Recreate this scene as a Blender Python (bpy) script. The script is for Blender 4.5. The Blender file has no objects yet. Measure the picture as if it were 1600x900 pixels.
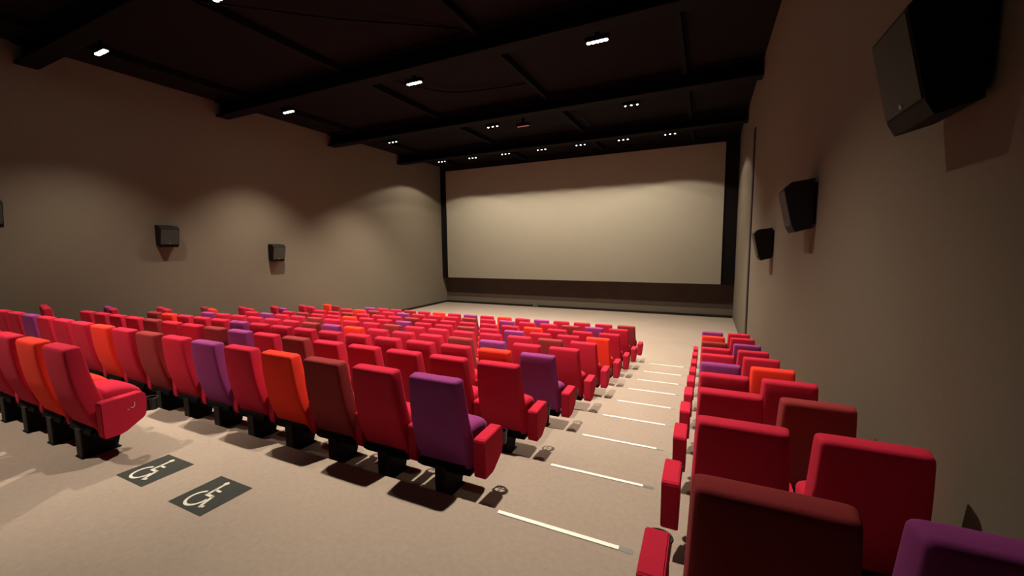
import bpy, bmesh, math, random
from mathutils import Vector, Matrix

random.seed(7)
C = bpy.context.scene.collection
sc = bpy.context.scene
PI = math.pi

# ------------------------------------------------------------------ camera
F_PX, YAW, PITCH, ROLL = 634.6, 0.445, 0.100, -0.011
CAM_H = 1.703
cd = bpy.data.cameras.new('camera')
cam = bpy.data.objects.new('camera', cd)
C.objects.link(cam)
cd.sensor_width = 36.0
cd.lens = F_PX / 1600 * 36.0
cd.clip_start = 0.05
fwd = Vector((-math.sin(YAW) * math.cos(PITCH), math.cos(YAW) * math.cos(PITCH), -math.sin(PITCH)))
rt = Vector((math.cos(YAW), math.sin(YAW), 0))
up = rt.cross(fwd)
r2 = rt * math.cos(ROLL) + up * math.sin(ROLL)
u2 = -rt * math.sin(ROLL) + up * math.cos(ROLL)
m = Matrix((r2, u2, -fwd)).transposed().to_4x4()
m.translation = Vector((0, 0, CAM_H))
cam.matrix_world = m
sc.camera = cam

# ------------------------------------------------------------------ world, exposure
w = bpy.data.worlds.new('world')
sc.world = w
w.use_nodes = True
w.node_tree.nodes['Background'].inputs[0].default_value = (1.0, 0.8, 0.7, 1)
w.node_tree.nodes['Background'].inputs[1].default_value = 0.0
sc.view_settings.view_transform = 'Standard'
sc.view_settings.look = 'None'
sc.view_settings.gamma = 1.0
sc.view_settings.exposure = 0.0
sc.view_settings.use_curve_mapping = False
try:
    sc.cycles.max_bounces = 8
    sc.cycles.diffuse_bounces = 6
except Exception:
    pass

# ------------------------------------------------------------------ layout numbers
ZT = [v + CAM_H for v in (-1.703, -1.893, -2.057, -2.220, -2.378, -2.515, -2.653, -2.772, -2.867, -2.969)]
Y_RISER0 = 2.205            # riser k lies at Y_RISER0 + k
Y_ROW1 = 2.304              # rear of the seat backs of row 1, row k at Y_ROW1 + k - 1
WL, WR = -12.86, 1.06       # side walls
Y_FRONT, Y_BACK = 19.0, -4.6
Z_CEIL = 4.27 + CAM_H
Z_BEAM = 3.83 + CAM_H
Z_LAMP = 3.88 + CAM_H
WARM = (1.0, 0.84, 0.67)
P_MAIN, P_FRONT, P_NEAR = 1900.0, 400.0, 1900.0
A_MAIN, B_MAIN = 98.0, 0.85
A_FRONT, B_FRONT = 132.0, 0.12

# ------------------------------------------------------------------ materials
def mat(name, col, rough=0.8, spec=0.3, metal=0.0, noise=None, bump=0.0, bscale=400.0, sheen=0.0, emit=None, var=0.0, vscale=3.0):
    M = bpy.data.materials.new(name)
    M.use_nodes = True
    nt = M.node_tree
    b = nt.nodes['Principled BSDF']
    b.inputs['Base Color'].default_value = (*col, 1)
    b.inputs['Roughness'].default_value = rough
    b.inputs['Specular IOR Level'].default_value = spec
    b.inputs['Metallic'].default_value = metal
    if sheen:
        b.inputs['Sheen Weight'].default_value = sheen
        b.inputs['Sheen Roughness'].default_value = 0.5
        b.inputs['Sheen Tint'].default_value = (*[min(1, c * 2 + .1) for c in col], 1)
    if emit:
        b.inputs['Emission Color'].default_value = (*emit[0], 1)
        b.inputs['Emission Strength'].default_value = emit[1]
    tc = nt.nodes.new('ShaderNodeTexCoord')
    if var:
        n1 = nt.nodes.new('ShaderNodeTexNoise'); n1.inputs['Scale'].default_value = vscale
        n1.inputs['Detail'].default_value = 6
        n2 = nt.nodes.new('ShaderNodeTexNoise'); n2.inputs['Scale'].default_value = vscale * 30
        n2.inputs['Detail'].default_value = 3
        mix = nt.nodes.new('ShaderNodeMath'); mix.operation = 'ADD'
        rmp = nt.nodes.new('ShaderNodeMapRange')
        rmp.inputs['From Min'].default_value = 0.6; rmp.inputs['From Max'].default_value = 1.4
        rmp.inputs['To Min'].default_value = 1 - var; rmp.inputs['To Max'].default_value = 1 + var
        mul = nt.nodes.new('ShaderNodeVectorMath'); mul.operation = 'SCALE'
        mul.inputs[0].default_value = col
        L = nt.links.new
        L(tc.outputs['Object'], n1.inputs['Vector']); L(tc.outputs['Object'], n2.inputs['Vector'])
        L(n1.outputs['Fac'], mix.inputs[0]); L(n2.outputs['Fac'], mix.inputs[1])
        L(mix.outputs[0], rmp.inputs['Value']); L(rmp.outputs[0], mul.inputs['Scale'])
        L(mul.outputs[0], b.inputs['Base Color'])
    if bump:
        n = nt.nodes.new('ShaderNodeTexNoise'); n.inputs['Scale'].default_value = bscale
        n.inputs['Detail'].default_value = 2
        bp = nt.nodes.new('ShaderNodeBump'); bp.inputs['Strength'].default_value = bump
        bp.inputs['Distance'].default_value = 0.004
        nt.links.new(tc.outputs['Object'], n.inputs['Vector'])
        nt.links.new(n.outputs['Fac'], bp.inputs['Height'])
        nt.links.new(bp.outputs[0], b.inputs['Normal'])
    return M

M = {
    'carpet': mat('carpet', (0.33, 0.275, 0.228), 0.95, 0.1, bump=0.5, bscale=250, var=0.10, vscale=0.9),
    'wall': mat('wall_fabric', (0.138, 0.120, 0.091), 0.95, 0.1, bump=0.2, bscale=120, var=0.04, vscale=0.6),
    'ceiling': mat('ceiling_black', (0.006, 0.0045, 0.006), 0.9, 0.1, var=0.3, vscale=1.5),
    'beam': mat('beam_black', (0.003, 0.0025, 0.003), 0.8, 0.1),
    'screen': mat('screen_vinyl', (0.265, 0.252, 0.198), 0.7, 0.2, var=0.03, vscale=0.5),
    'masking': mat('masking_velour', (0.008, 0.007, 0.007), 0.98, 0.05),
    'masking_low': mat('masking_brown', (0.075, 0.055, 0.046), 0.98, 0.05, var=0.2, vscale=1.2),
    'black': mat('black_paint', (0.0035, 0.0035, 0.004), 0.7, 0.12),
    'bounce_tone': mat('pedestal_bounce_tone', (0.030, 0.026, 0.023), 0.7, 0.2, var=0.1, vscale=8),  # bounce light on the black pedestal rears, put into the colour
    'plastic': mat('black_plastic', (0.01, 0.01, 0.01), 0.4, 0.5),
    'grille': mat('speaker_grille', (0.045, 0.05, 0.04), 0.8, 0.2, bump=0.4, bscale=300),
    'cabinet': mat('speaker_cabinet', (0.006, 0.006, 0.006), 0.7, 0.15),
    'strip': mat('nosing_white', (0.95, 0.93, 0.86), 0.5, 0.3),
    'strip_end': mat('nosing_metal', (0.25, 0.25, 0.24), 0.4, 0.5, metal=0.6),
    'sign': mat('sign_green_black', (0.020, 0.026, 0.022), 0.6, 0.3, var=0.2, vscale=10),
    'symbol': mat('symbol_white', (0.62, 0.60, 0.52), 0.6, 0.3, var=0.1, vscale=30),
    'lens': mat('lamp_lens', (1, 1, 1), 0.3, 0.5, emit=((1.0, 0.95, 0.80), 60.0)),
    'lens_far': mat('lamp_lens_small', (1, 1, 1), 0.3, 0.5, emit=((0.86, 1.0, 0.86), 14.0)),
    'lens_red': mat('lamp_lens_dim', (0.5, 0.2, 0.17), 0.3, 0.5, emit=((1.0, 0.35, 0.3), 0.10)),
    'socket': mat('socket_grey', (0.10, 0.13, 0.11), 0.5, 0.4),
    'thread': mat('pale_thread', (0.75, 0.6, 0.55), 0.7, 0.2),
    'trim': mat('trim_dark', (0.02, 0.017, 0.02), 0.7, 0.2),
    'base': mat('baseboard_black', (0.01, 0.01, 0.01), 0.5, 0.3),
}
FAB = {
    'red': mat('fabric_red', (0.53, 0.020, 0.052), 0.9, 0.1, bump=0.35, bscale=500, sheen=0.12, var=0.06, vscale=6),
    'orange': mat('fabric_orange', (0.95, 0.048, 0.028), 0.9, 0.1, bump=0.35, bscale=500, sheen=0.12, var=0.06, vscale=6),
    'purple': mat('fabric_purple', (0.26, 0.045, 0.20), 0.9, 0.1, bump=0.35, bscale=500, sheen=0.15, var=0.06, vscale=6),
    'maroon': mat('fabric_maroon', (0.26, 0.032, 0.036), 0.9, 0.1, bump=0.35, bscale=500, sheen=0.15, var=0.06, vscale=6),
}

# ------------------------------------------------------------------ helpers
def link_mesh(name, bm, material=None, parent=None, smooth=False, loc=(0, 0, 0)):
    me = bpy.data.meshes.new(name)
    bmesh.ops.recalc_face_normals(bm, faces=bm.faces)
    bm.to_mesh(me); bm.free()
    if smooth:
        for p in me.polygons: p.use_smooth = True
    o = bpy.data.objects.new(name, me)
    if material: me.materials.append(material)
    C.objects.link(o)
    o.location = loc
    if parent: o.parent = parent
    return o

def mesh_of(name, bm, smooth=False, angle=None):
    me = bpy.data.meshes.new(name)
    bmesh.ops.recalc_face_normals(bm, faces=bm.faces)
    bm.to_mesh(me); bm.free()
    if smooth:
        for p in me.polygons: p.use_smooth = True
    me.materials.append(M['black'])
    return me

def put(name, me, material, parent=None, loc=(0, 0, 0), rotz=0):
    """a new object on shared mesh data with its own material slot"""
    o = bpy.data.objects.new(name, me)
    C.objects.link(o)
    if parent: o.parent = parent
    o.location = loc
    if rotz: o.rotation_euler = (0, 0, rotz)
    o.material_slots[0].link = 'OBJECT'
    o.material_slots[0].material = material
    return o

def empty(name, loc, rotz=0):
    o = bpy.data.objects.new(name, None)
    o.empty_display_size = 0.1
    C.objects.link(o)
    o.location = loc; o.rotation_euler = (0, 0, rotz)
    return o

def tag(o, label=None, cat=None, group=None, kind=None):
    if label: o['label'] = label
    if cat: o['category'] = cat
    if group: o['group'] = group
    if kind: o['kind'] = kind
    return o

def box(bm, x0, x1, y0, y1, z0, z1):
    vs = [bm.verts.new((x, y, z)) for z in (z0, z1) for y in (y0, y1) for x in (x0, x1)]
    for f in ((0, 1, 3, 2), (4, 6, 7, 5), (0, 4, 5, 1), (2, 3, 7, 6), (0, 2, 6, 4), (1, 5, 7, 3)):
        bm.faces.new([vs[i] for i in f])
    return bm

def bx(x0, x1, y0, y1, z0, z1, bev=0.0):
    bm = bmesh.new(); box(bm, x0, x1, y0, y1, z0, z1)
    if bev: bmesh.ops.bevel(bm, geom=bm.edges[:], offset=bev, segments=2, affect='EDGES')
    return bm

def prism_yz(poly, x0, x1, bev=0.0, seg=2):
    """outline in the YZ plane extruded along X"""
    bm = bmesh.new()
    a = [bm.verts.new((x0, y, z)) for y, z in poly]
    b = [bm.verts.new((x1, y, z)) for y, z in poly]
    bm.faces.new(a); bm.faces.new(b[::-1])
    n = len(poly)
    for i in range(n): bm.faces.new((a[i], a[(i + 1) % n], b[(i + 1) % n], b[i]))
    if bev: bmesh.ops.bevel(bm, geom=bm.edges[:], offset=bev, segments=seg, affect='EDGES')
    return bm

def loft(stations, n=28, pw=5.0, flare=0.0):
    """stations: (centre (y,z), unit direction of the thickness (y,z), half width, half thickness)"""
    bm = bmesh.new()
    rings = []
    for (cy, cz), (dy, dz), hw, ht in stations:
        ring = []
        for i in range(n):
            a = 2 * PI * (i + 0.5) / n
            ca, sa = math.cos(a), math.sin(a)
            e = 2.0 / pw
            t = ht * math.copysign(abs(sa) ** e, sa)
            x = hw * math.copysign(abs(ca) ** e, ca) * (1 - flare * (1 - t / ht) / 2)
            ring.append(bm.verts.new((x, cy + dy * t, cz + dz * t)))
        rings.append(ring)
    for r0, r1 in zip(rings, rings[1:]):
        for i in range(n): bm.faces.new((r0[i], r0[(i + 1) % n], r1[(i + 1) % n], r1[i]))
    bm.faces.new(rings[0]); bm.faces.new(rings[-1][::-1])
    return bm

def tube_ring(bm, cx, cy, cz, R, r, n=18, k=6):
    vs = []
    for i in range(n):
        a = 2 * PI * i / n
        ring = []
        for j in range(k):
            b = 2 * PI * j / k
            ring.append(bm.verts.new((cx + (R + r * math.cos(b)) * math.cos(a), cy + (R + r * math.cos(b)) * math.sin(a), cz + r * math.sin(b))))
        vs.append(ring)
    for i in range(n):
        for j in range(k):
            bm.faces.new((vs[i][j], vs[(i + 1) % n][j], vs[(i + 1) % n][(j + 1) % k], vs[i][(j + 1) % k]))

def bar_between(bm, p, q, r, k=6):
    p, q = Vector(p), Vector(q)
    d = (q - p).normalized()
    a = d.orthogonal().normalized(); b = d.cross(a)
    A = [bm.verts.new(p + a * r * math.cos(2 * PI * i / k) + b * r * math.sin(2 * PI * i / k)) for i in range(k)]
    B = [bm.verts.new(q + a * r * math.cos(2 * PI * i / k) + b * r * math.sin(2 * PI * i / k)) for i in range(k)]
    for i in range(k): bm.faces.new((A[i], A[(i + 1) % k], B[(i + 1) % k], B[i]))
    bm.faces.new(A[::-1]); bm.faces.new(B)

# ------------------------------------------------------------------ structure
# stepped floor: landing, nine treads, flat area before the screen
bm = bmesh.new()
prof = [(Y_BACK, ZT[0])]
for k in range(9):
    y = Y_RISER0 + k
    prof += [(y, ZT[k]), (y, ZT[k + 1])]
prof += [(Y_FRONT + 0.1, ZT[9]), (Y_FRONT + 0.1, ZT[9] - 0.3), (Y_BACK, ZT[9] - 0.3)]
fl = link_mesh('floor', prism_yz(prof, WL, WR), M['carpet'])
tag(fl, kind='structure')
Z0, ZTOP = ZT[9] - 0.3, Z_CEIL + 1.0
tag(link_mesh('wall_left', bx(WL - 0.2, WL, Y_BACK, Y_FRONT + 0.2, Z0, ZTOP), M['wall']), kind='structure')
tag(link_mesh('wall_right', bx(WR, WR + 0.2, Y_BACK, Y_FRONT + 0.2, Z0, ZTOP), M['wall']), kind='structure')
tag(link_mesh('wall_front', bx(WL, WR, Y_FRONT, Y_FRONT + 0.2, Z0, ZTOP), M['wall']), kind='structure')
tag(link_mesh('wall_back', bx(WL, WR, Y_BACK - 0.2, Y_BACK, Z0, ZTOP), M['wall']), kind='structure')
tag(link_mesh('ceiling', bx(WL, WR, Y_BACK, Y_FRONT, Z_CEIL, Z_CEIL + 0.15), M['ceiling']), kind='structure')
tag(link_mesh('trim_2', bx(WL, WR, 18.60, Y_FRONT, ZT[9], -2.60 + CAM_H), M['wall']), kind='structure')
YP = 18.60
tag(link_mesh('baseboard_front', bx(WL, WR, YP - 0.03, YP, ZT[9], ZT[9] + 0.10), M['base']), kind='structure')
tag(link_mesh('baseboard_left', bx(WL, WL + 0.02, Y_RISER0 + 8.05, 18.56, ZT[9], ZT[9] + 0.10), M['base']), kind='structure')
tag(link_mesh('trim_1', bx(WR - 0.025, WR, 12.42, 12.74, ZT[9], 3.0 + CAM_H), M['trim']), kind='structure')

# black steel roof beams across the room
def i_beam(y0, y1, zb, zt):
    ym = (y0 + y1) / 2; t = 0.03
    return prism_yz([(y0, zb), (y1, zb), (y1, zb + .05), (ym + t, zb + .07), (ym + t, zt - .05), (y1, zt - .03), (y1, zt), (y0, zt), (y0, zt - .03), (ym - t, zt - .05), (ym - t, zb + .07), (y0, zb + .05)], WL + .005, WR - .005)
for i, (y, which) in enumerate(((-0.35, 'behind the camera'), (3.5, 'nearest'), (7.3, 'second nearest'), (11.15, 'third'), (14.9, 'nearest the screen'))):
    o = link_mesh('ceiling_beam' if i == 0 else 'ceiling_beam.%03d' % i, i_beam(y, y + 0.34, Z_BEAM, Z_CEIL), M['beam'])
    tag(o, kind='structure')
# purlins running towards the screen
px = [-11.5, -7.86, -4.17, -0.6]
n = 0
for x in px:
    for y0, y1 in ((-4.5, -.35), (-0.01, 3.5), (3.84, 7.3), (7.64, 11.15), (11.49, 14.9), (15.24, 18.25)):
        o = link_mesh('purlin' if n == 0 else 'purlin.%03d' % n, bx(x - .05, x + .05, y0 + .005, y1 - .005, Z_CEIL - 0.16, Z_CEIL), M['beam'])
        tag(o, kind='structure'); n += 1
# sagging cables under the roof deck
def cable(name, pts, r, label):
    bm = bmesh.new(); P = []
    for i in range(len(pts) - 1):
        p0, p1, p2, p3 = [Vector(pts[min(max(j, 0), len(pts) - 1)]) for j in (i - 1, i, i + 1, i + 2)]
        for t in (0, .25, .5, .75):
            P.append(.5 * (2 * p1 + (p2 - p0) * t + (2 * p0 - 5 * p1 + 4 * p2 - p3) * t * t + (3 * p1 - p0 - 3 * p2 + p3) * t ** 3))
    P.append(Vector(pts[-1]))
    for p, q in zip(P, P[1:]): bar_between(bm, p, q, r, 6)
    o = link_mesh(name, bm, M['black'])
    return tag(o, label, 'cable', 'cables under the roof deck')
zc = Z_CEIL - .02
cable('ceiling_cable', [(-8.6, 3.9, zc), (-7.4, 4.6, zc - .12), (-6.2, 5.6, zc - .14), (-5.0, 6.7, zc - .04), (-4.5, 7.2, zc)], .022, 'black cable crossing the dark roof bay near the top edge')
cable('ceiling_cable', [(-4.4, 11.5, zc), (-4.0, 12.0, zc - .1), (-3.7, 12.8, zc - .15), (-3.75, 14.0, zc - .1), (-3.8, 14.8, zc)], .022, 'black cable drooping from the roof bay before the screen')
cable('ceiling_cable', [(-7.6, 7.7, zc), (-7.0, 8.6, zc - .1), (-6.3, 9.6, zc - .1), (-5.0, 10.0, zc - .06), (-4.3, 10.2, zc)], .022, 'black cable crossing the second roof bay above the bright lamps')

# ------------------------------------------------------------------ screen with masking
YS = 18.2
s = empty('cinema_screen', (-5.96, YS, ZT[9]))
tag(s, 'wide blank pale grey cinema screen in a black fabric surround at the far end', 'screen')
def wbox(name, x0, x1, y0, y1, z0, z1, material, parent, bev=0):
    L = parent.location
    return link_mesh(name, bx(x0 - L.x, x1 - L.x, y0 - L.y, y1 - L.y, z0 - L.z, z1 - L.z, bev), material, parent)
SX0, SX1, SZ0, SZ1 = -12.47, 0.57, -1.57 + CAM_H, 3.98 + CAM_H
wbox('projection_surface', SX0, SX1, YS, YS + .04, SZ0, SZ1, M['screen'], s)
for x0, x1 in ((WL + .01, SX0), (SX1, WR - .01)):
    wbox('side_masking', x0, x1, YS + .045, YS + .10, SZ0 - .02, Z_CEIL - .01, M['masking'], s)
wbox('top_masking', SX0, SX1, YS + .045, YS + .10, SZ1 - .05, Z_CEIL - .01, M['masking'], s)
wbox('lower_masking', WL + .01, WR - .01, YS + .40, YS + .45, -2.61 + CAM_H, SZ0 + .30, M['masking_low'], s)
wbox('frame', SX0, SX1, YS + .101, YS + .16, SZ1 - .05, SZ1 + .1, M['black'], s)
wbox('frame', SX0, SX1, YS + .101, YS + .16, SZ0, SZ0 + .1, M['black'], s)
for x in (-12.3, -8.1, -3.9, 0.4):
    wbox('support', x - .04, x + .04, YS + .165, YS + .23, SZ0 + .01, Z_CEIL - .002, M['black'], s)

o = link_mesh('floor_socket', bx(-.12, .12, -.10, 0, 0, .17, .01), M['socket'], None, loc=(-7.55, YP - .035, ZT[9] + .005))
tag(o, 'small grey-green box standing at the foot of the wall below the screen', 'socket')

# ------------------------------------------------------------------ ceiling lamps
me_house = mesh_of('housing', bx(-.23, .23, -.06, .06, 0, .09, .008))
me_brk = mesh_of('bracket', bx(-.05, .05, -.02, .02, .09, Z_CEIL - Z_LAMP - .002))
me_yoke = mesh_of('yoke', bx(-.245, .245, -.012, .012, .088, .10))
bm = bmesh.new(); bmesh.ops.create_cone(bm, cap_ends=True, segments=14, radius1=.041, radius2=.041, depth=.012)
me_lens = mesh_of('lens', bm)
bm = bmesh.new(); bmesh.ops.create_cone(bm, cap_ends=True, segments=12, radius1=.024, radius2=.024, depth=.012)
me_lens_s = mesh_of('lens', bm)

def lamp(x, y, label, group, power, size, blend, lens='lens', ln=5, lit=True):
    t = empty('ceiling_lamp', (x, y, Z_LAMP))
    tag(t, label, 'lamp', group)
    put('housing', me_house, M['black'], t)
    put('bracket', me_brk, M['black'], t)
    put('yoke', me_yoke, M['black'], t)
    xs = [(-.16 + .32 * i / (ln - 1)) for i in range(ln)]
    for q in xs:
        put('lens', me_lens if ln == 5 else me_lens_s, M[lens], t, (q, 0, -.006))
    if lit:
        ld = bpy.data.lights.new('lamp_beam', 'SPOT')
        ld.energy = power; ld.color = WARM
        ld.spot_size = math.radians(size); ld.spot_blend = blend
        ld.shadow_soft_size = 0.06
        lo = bpy.data.objects.new('lamp_beam', ld); C.objects.link(lo)
        lo.parent = t; lo.location = (0, 0, -.03)
    return t
lx = [(-10.8, 'beside the left wall'), (-6.35, 'in the middle'), (-2.0, 'toward the stair aisle')]
rows = [(4.12, 'in the lamp row above the front landing'), (8.08, 'behind the second beam'), (12.0, 'behind the third beam')]
for j, (y, rw) in enumerate(rows):
    for i, (x, w_) in enumerate(lx):
        x2 = x + (.3 if j == 2 and i == 0 else -.5 if (i, j) == (1, 0) else 0)
        if (i, j) == (2, 0): continue
        lamp(x2, y, 'downlight %s, %s' % (w_, rw), 'bright downlights between the beams', (P_NEAR * (.5 if i == 0 else 1)) if j == 0 else P_MAIN, A_MAIN, B_MAIN,
             'lens' if j < 2 else 'lens_far', 5 if j < 2 else 3)
lamp(-2.0, 4.12, 'downlight above the first steps of the stair aisle, nearest the right wall', 'bright downlights between the beams', P_NEAR, A_MAIN, B_MAIN)
for x, lb in ((-10.9, 'left of the two'), (-6.5, 'right of the two')):
    lamp(x, 0.15, 'downlight out of view above the landing, %s' % lb, 'bright downlights between the beams', P_NEAR * (.22 if x < -8 else .55), 76, .6)
lamp(-5.45, 12.4, 'unlit reddish downlight right of the middle lamp behind the third beam', 'bright downlights between the beams', 0, 90, 1, 'lens_red', 5, False)
ords = ['leftmost', 'second from left', 'third from left', 'middle', 'third from right', 'second from right', 'rightmost']
for i in range(7):
    lamp(-10.9 + 1.605 * i, 15.65, '%s of the seven small lamps in the row before the screen' % ords[i], 'seven small lamps before the screen', P_FRONT, A_FRONT, B_FRONT, 'lens_far', 3)

# ------------------------------------------------------------------ wall speakers
sp_out = [(0, .045), (.155, 0), (.187, .062), (.275, .47), (.215, .54), (0, .57)]
def prism_xz(poly, y0, y1, sx, bev=0.0):
    bm = bmesh.new()
    a = [bm.verts.new((x * sx, y0, z)) for x, z in poly]
    b = [bm.verts.new((x * sx, y1, z)) for x, z in poly]
    bm.faces.new(a); bm.faces.new(b[::-1])
    n = len(poly)
    for i in range(n): bm.faces.new((a[i], a[(i + 1) % n], b[(i + 1) % n], b[i]))
    if bev: bmesh.ops.bevel(bm, geom=bm.edges[:], offset=bev, segments=2, affect='EDGES')
    return bm
def speaker(x, y, z, sx, label):
    t = empty('wall_speaker', (x, y, z))
    tag(t, label, 'speaker', 'surround speakers on the side walls')
    link_mesh('cabinet', prism_xz([(d + .03, h) for d, h in sp_out], 0, .42, sx, .003), M['cabinet'], t)
    g = [(.190 + .03, .078), (.2705 + .03, .455), (.278 + .03, .453), (.1975 + .03, .076)]
    link_mesh('grille', prism_xz(g, .015, .405, sx), M['grille'], t)
    link_mesh('badge', prism_xz([(.200 + .03, .09), (.2035 + .03, .107), (.2085 + .03, .106), (.205 + .03, .089)], .195, .225, sx), M['strip_end'], t)
    link_mesh('wall_bracket', prism_xz([(0, .2), (.032, .2), (.032, .4), (0, .4)], .13, .29, sx), M['black'], t)
for y, zz, lb in ((2.44, .555, 'large black wedge speaker on the right wall nearest the camera'), (5.38, .13, 'black wedge speaker on the right wall, middle of three'), (8.33, -.28, 'black wedge speaker on the right wall nearest the screen')):
    speaker(WR, y, zz + CAM_H, -1, lb)
for y, zz, lb in ((2.62, .50, 'black speaker on the left wall, cut by the photo edge'), (5.58, .10, 'black wedge speaker on the left wall, middle of three'), (8.56, -.38, 'black wedge speaker on the left wall nearest the screen')):
    speaker(WL, y, zz + CAM_H, 1, lb)

# ------------------------------------------------------------------ nosing strips on the aisle steps
NTH = ['first', 'second', 'third', 'fourth', 'fifth', 'sixth', 'seventh', 'eighth', 'ninth', 'tenth', 'eleventh', 'twelfth', 'thirteenth', 'fourteenth', 'fifteenth', 'sixteenth']
for k in range(9):
    y = Y_RISER0 + k
    t = empty('step_nosing', (-.75, y, ZT[k]))
    tag(t, 'thin white nosing strip on the %s step edge below the landing' % NTH[k], 'nosing', 'white nosing strips on the aisle steps')
    link_mesh('strip', bx(-.41, .36, -.034, -.004, .0005, .004), M['strip'], t)
    link_mesh('profile', bx(-.41, .44, -.037, .0, .0002, .0015), M['strip_end'], t)

# ------------------------------------------------------------------ wheelchair bay signs
def ring_arc(bm, cx, cy, R, r, a0, a1, z0, z1, n=26):
    prev = None; first = None
    for i in range(n + 1):
        a = math.radians(a0 + (a1 - a0) * i / n)
        c_, s_ = math.cos(a), math.sin(a)
        q = [bm.verts.new((cx + rr * c_, cy + rr * s_, z)) for rr, z in ((r, z0), (R, z0), (R, z1), (r, z1))]
        if prev:
            for j in range(4): bm.faces.new((prev[j], prev[(j + 1) % 4], q[(j + 1) % 4], q[j]))
        else: first = q
        prev = q
    bm.faces.new(first[::-1]); bm.faces.new(prev)
def flat_bar(bm, p, q, wd, z0, z1):
    dx, dy = q[0] - p[0], q[1] - p[1]; L = math.hypot(dx, dy); nx, ny = -dy / L * wd / 2, dx / L * wd / 2
    lo = [(p[0] + nx, p[1] + ny), (q[0] + nx, q[1] + ny), (q[0] - nx, q[1] - ny), (p[0] - nx, p[1] - ny)]
    a = [bm.verts.new((x, y, z0)) for x, y in lo]; b = [bm.verts.new((x, y, z1)) for x, y in lo]
    bm.faces.new(a[::-1]); bm.faces.new(b)
    for i in range(4): bm.faces.new((a[i], a[(i + 1) % 4], b[(i + 1) % 4], b[i]))
def wheelchair_symbol():
    bm = bmesh.new(); z0, z1 = .0012, .0030
    # authored in a 1 x 1 box, x to the right, y up
    ring_arc(bm, -.10, -.16, .225, .175, 112, 372, z0, z1)              # wheel
    flat_bar(bm, (-.10, .285), (-.075, -.02), .055, z0, z1)             # back
    flat_bar(bm, (-.095, .115), (.09, .115), .045, z0, z1)              # arm
    flat_bar(bm, (-.10, -.035), (.12, -.035), .055, z0, z1)             # thigh
    flat_bar(bm, (.10, -.015), (.205, -.29), .055, z0, z1)              # shin
    flat_bar(bm, (.19, -.30), (.285, -.265), .05, z0, z1)               # foot
    ring_arc(bm, -.105, .322, .052, .001, 0, 360, z0, z1, 18)           # head
    return bm
for x, y, lb in ((-3.835, 1.525, 'square dark floor sign with white wheelchair symbol beside the end seat'), (-3.075, 1.515, 'square dark floor sign with white wheelchair symbol farther from the end seat')):
    t = empty('wheelchair_sign', (x, y, ZT[0]))
    tag(t, lb, 'sign', 'wheelchair bay signs on the landing')
    link_mesh('plate', bx(-.19, .19, -.17, .17, .0004, .0014), M['sign'], t)
    bm = wheelchair_symbol()
    for v in bm.verts: v.co.x *= .36; v.co.y *= .38
    link_mesh('symbol', bm, M['symbol'], t)

# ------------------------------------------------------------------ cinema seat meshes (x right, y towards the screen, z up)
def lerp(a, b, t): return a + (b - a) * t
rear = [(.155, .215), (.122, .29), (.080, .40), (.050, .50), (.030, .60), (.014, .72), (.004, .84), (.000, .925)]
thick = [.085, .120, .145, .148, .140, .132, .124, .115]
halfw = [.2435, .2435, .242, .240, .236, .231, .226, .222]
st = []
for i, ((y, z), th, hw) in enumerate(zip(rear, thick, halfw)):
    a = rear[max(0, i - 1)]; b = rear[min(len(rear) - 1, i + 1)]
    ty, tz = b[0] - a[0], b[1] - a[1]; L = math.hypot(ty, tz)
    ny, nz = tz / L, -ty / L
    st.append(((y + ny * th / 2, z + nz * th / 2), (ny, nz), hw, th / 2))
c, d, hw, ht = st[0]
st = [((c[0], c[1] - .006), d, hw - .03, ht - .02), ((c[0], c[1] - .002), d, hw - .01, ht - .007)] + st
c, d, hw, ht = st[-1]
for dz, sh in ((.014, .002), (.023, .007), (.029, .014), (.032, .024)):
    st.append(((c[0], c[1] + dz), d, hw - sh, ht - sh))
bm = loft(st, 32, 8.0, 0.07)
me_back = mesh_of('backrest', bm, smooth=True)

def cushion_stations():
    out = []
    for y, zt, zb, hw in ((.175, .50, .44, .195), (.18, .54, .40, .212), (.20, .567, .375, .220), (.25, .582, .36, .224), (.32, .580, .355, .225), (.38, .566, .36, .224), (.42, .545, .375, .220), (.445, .52, .395, .212), (.458, .495, .42, .195)):
        out.append(((y, (zt + zb) / 2), (0, 1), hw, (zt - zb) / 2))
    return out
me_cush = mesh_of('seat_cushion', loft(cushion_stations(), 28, 4.5), smooth=True)
arm_out = [(.125, .245), (.125, .495), (.14, .508), (.388, .520), (.412, .505), (.420, .46), (.408, .325), (.39, .298), (.27, .226), (.24, .212), (.135, .210)]
def arm_mesh(): return prism_yz(arm_out, -.0415, .0415, .0055, 2)
me_arm = mesh_of('armrest', arm_mesh(), smooth=False)
me_under = mesh_of('seat_frame', prism_yz([(.10, .215), (.115, .275), (.20, .335), (.40, .37), (.43, .33), (.39, .24), (.30, .20)], -.20, .20, .008))
me_ped = mesh_of('pedestal', prism_yz([(.10, .012), (.10, .25), (.40, .25), (.34, .12), (.315, .012)], -.05, .05, .004))
me_lit_rear = mesh_of('bounce_lit_rear', bx(-.049, .049, .088, .0995, .013, .25, .002))  # added thin slab, lighter than the pedestal to paint its bounce-lit rear face
me_foot = mesh_of('foot_plate', bx(-.065, .065, .08, .335, 0, .012, .003))
me_valance = mesh_of('lower_rail', prism_yz([(.125, .205), (.125, .245), (.24, .245), (.24, .205)], -.242, .242, .006))
bm = bmesh.new()
tube_ring(bm, 0, .468, .435, .046, .006)
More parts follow.
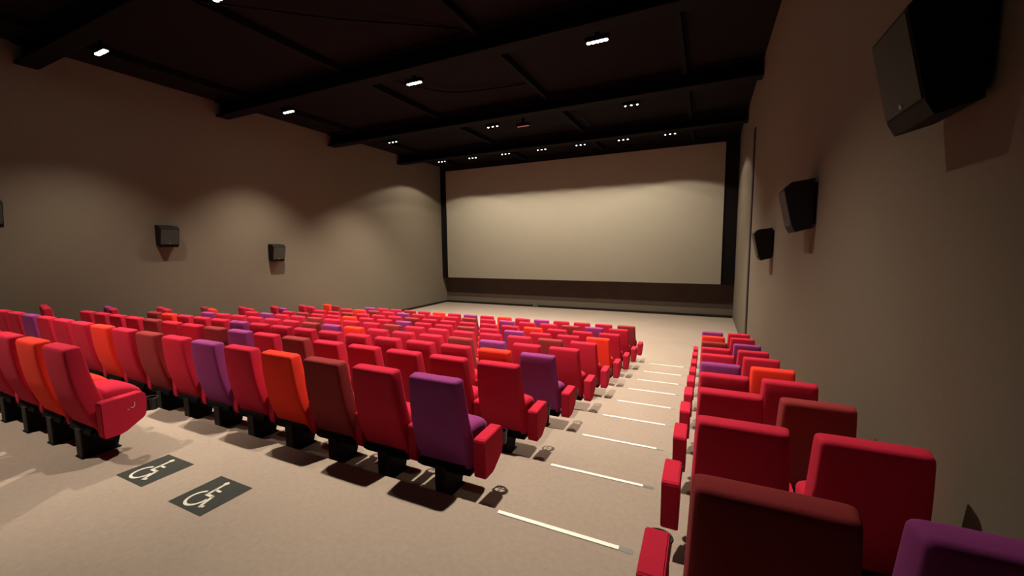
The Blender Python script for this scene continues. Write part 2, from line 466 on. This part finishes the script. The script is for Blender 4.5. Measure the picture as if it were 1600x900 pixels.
for i in range(16):                                     # thin open-bottomed wall
    a0, a1 = 2 * PI * i / 16, 2 * PI * (i + 1) / 16
    qs = [(.047, .435), (.040, .335), (.037, .335), (.044, .435)]
    A = [bm.verts.new((r_ * math.cos(a0), .468 + r_ * math.sin(a0), z_)) for r_, z_ in qs]
    B = [bm.verts.new((r_ * math.cos(a1), .468 + r_ * math.sin(a1), z_)) for r_, z_ in qs]
    for j in range(4): bm.faces.new((A[j], A[(j + 1) % 4], B[(j + 1) % 4], B[j]))
bmesh.ops.remove_doubles(bm, verts=bm.verts, dist=1e-5)
bar_between(bm, (-.038, .468, .338), (.038, .468, .338), .005, 4)
bar_between(bm, (0, .430, .338), (0, .506, .338), .005, 4)
box(bm, -.03, .03, .402, .428, .34, .43)
me_cup = mesh_of('cup_holder', bm)
PITCH_M, PITCH_R = .573, .535

def make_seat(x, y, z, col, label, group, rotz=0, pitch=PITCH_M, left_arm=None, right_arm=True, end=False):
    t = empty('cinema_chair', (x, y, z), rotz)
    tag(t, label, 'seat', group)
    f = FAB[col]
    put('backrest', me_back, f, t)
    put('seat_cushion', me_cush, f, t)
    put('seat_frame', me_under, M['black'], t)
    put('lower_rail', me_valance, M['black'], t)
    p = put('pedestal', me_ped, M['black'], t)
    put('bounce_lit_rear', me_lit_rear, M['bounce_tone'], p)
    put('foot_plate', me_foot, M['black'], p)
    arms = []
    ra = pitch / 2 if right_arm is True else right_arm
    if ra: arms.append(ra)
    if left_arm is not None: arms.append(-left_arm)
    for ax in arms:
        a = put('armrest', me_arm, FAB['red'], t, (ax, 0, 0))
        if pitch < .55 and ax == ra and right_arm is True: a.scale.x = .5
        if abs(ax) > .30: a.scale.x = 1.18
        put('cup_holder', me_cup, M['plastic'], a)
        if col != 'red': a['label'] = 'red armrest'
    if end:
        bm = bmesh.new()
        ax = ra + .0495
        pts = [(.335, .452), (.335, .425), (.329, .412), (.318, .408), (.308, .416)]
        for p_, q_ in zip(pts, pts[1:]): bar_between(bm, (ax, *p_), (ax, *q_), .0028, 4)
        bar_between(bm, (ax, .285, .405), (ax, .297, .398), .0028, 4)
        o = link_mesh('row_letter', bm, M['thread'], t)
        o['label'] = 'pale worn letter J on the side of the armrest'
    return t

R, O, Pp, B = 'red', 'orange', 'purple', 'maroon'
KEY = {'r': R, 'o': O, 'p': Pp, 'm': B}
MAIN = {
    1: 'prmorprmrorrrprr',
    2: 'rrrrrmrpmrrmrrrr',
    3: 'porrrrrrrrprrrom',
    4: 'rrpmrrropmrrrrrp',
    5: 'rmrrrrrmrrrmrrpr',
    6: 'orrprmrrprrorrmr',
    7: 'rrrorrrrrmrrrmrr',
    8: 'rpmrrprmrrrprmor',
    9: 'mrrrprorprormrrp',
}
X0 = -1.76
for k in range(1, 10):
    for i, ch in enumerate(MAIN[k]):
        c = KEY[ch]
        lb = '%s chair, %s from the stair aisle in the %s main-block row below the landing' % (c, NTH[i], NTH[k - 1])
        make_seat(X0 - PITCH_M * i, Y_ROW1 + k - 1, ZT[k], c, lb, 'seats of the main block', left_arm=.325 if i == 15 else None, right_arm=.322 if i == 0 else True)
# the row on the landing, left of the wheelchair bays
for n_, (i, ch) in enumerate(zip(range(5, 13), 'rorrprrr')):
    c = KEY[ch]
    lb = '%s chair on the landing, %s from the wheelchair signs' % (c, NTH[n_])
    make_seat(X0 - PITCH_M * i - .02, Y_ROW1 - 1.035, ZT[0], c, lb, 'seats on the landing', end=(n_ == 0), left_arm=.325 if n_ == 7 else None, right_arm=.322 if n_ == 0 else True)
# two seats a row beside the right wall
RB_A = 'mrrrprrmop'
RB_B = 'prmrorrprr'
for k in range(10):
    y = Y_ROW1 + k - 1
    ca, cb = KEY[RB_A[k]], KEY[RB_B[k]]
    rw = 'nearest row' if k == 0 else '%s row from the camera' % NTH[k]
    make_seat(.20, y, ZT[k], ca, '%s aisle-side chair of the right-wall pair in the %s' % (ca, rw), 'seat pairs beside the right wall', pitch=PITCH_R, left_arm=.345)
    make_seat(.735, y, ZT[k], cb, '%s wall-side chair of the right-wall pair in the %s' % (cb, rw), 'seat pairs beside the right wall', pitch=PITCH_R, right_arm=True)
# two angled seats a row beside the left wall
LB = {2: 'rr', 3: 'pr', 4: 'rr', 5: 'mo', 6: 'rr', 7: 'rp', 8: 'rr', 9: 'om'}
th = math.radians(12)
for k, s_ in LB.items():
    bxx, byy = WL + .13, Y_ROW1 + k - 1 + .08
    for j, ch in enumerate(s_):
        c = KEY[ch]; u = .27 + PITCH_M * j
        lb = '%s angled chair on the %s side, %s left-wall pair from the camera' % (c, 'wall' if j == 0 else 'aisle', NTH[k - 2])
        make_seat(bxx + u * math.cos(th), byy - u * math.sin(th), ZT[k], c, lb, 'angled seat pairs beside the left wall', rotz=-th, left_arm=None)
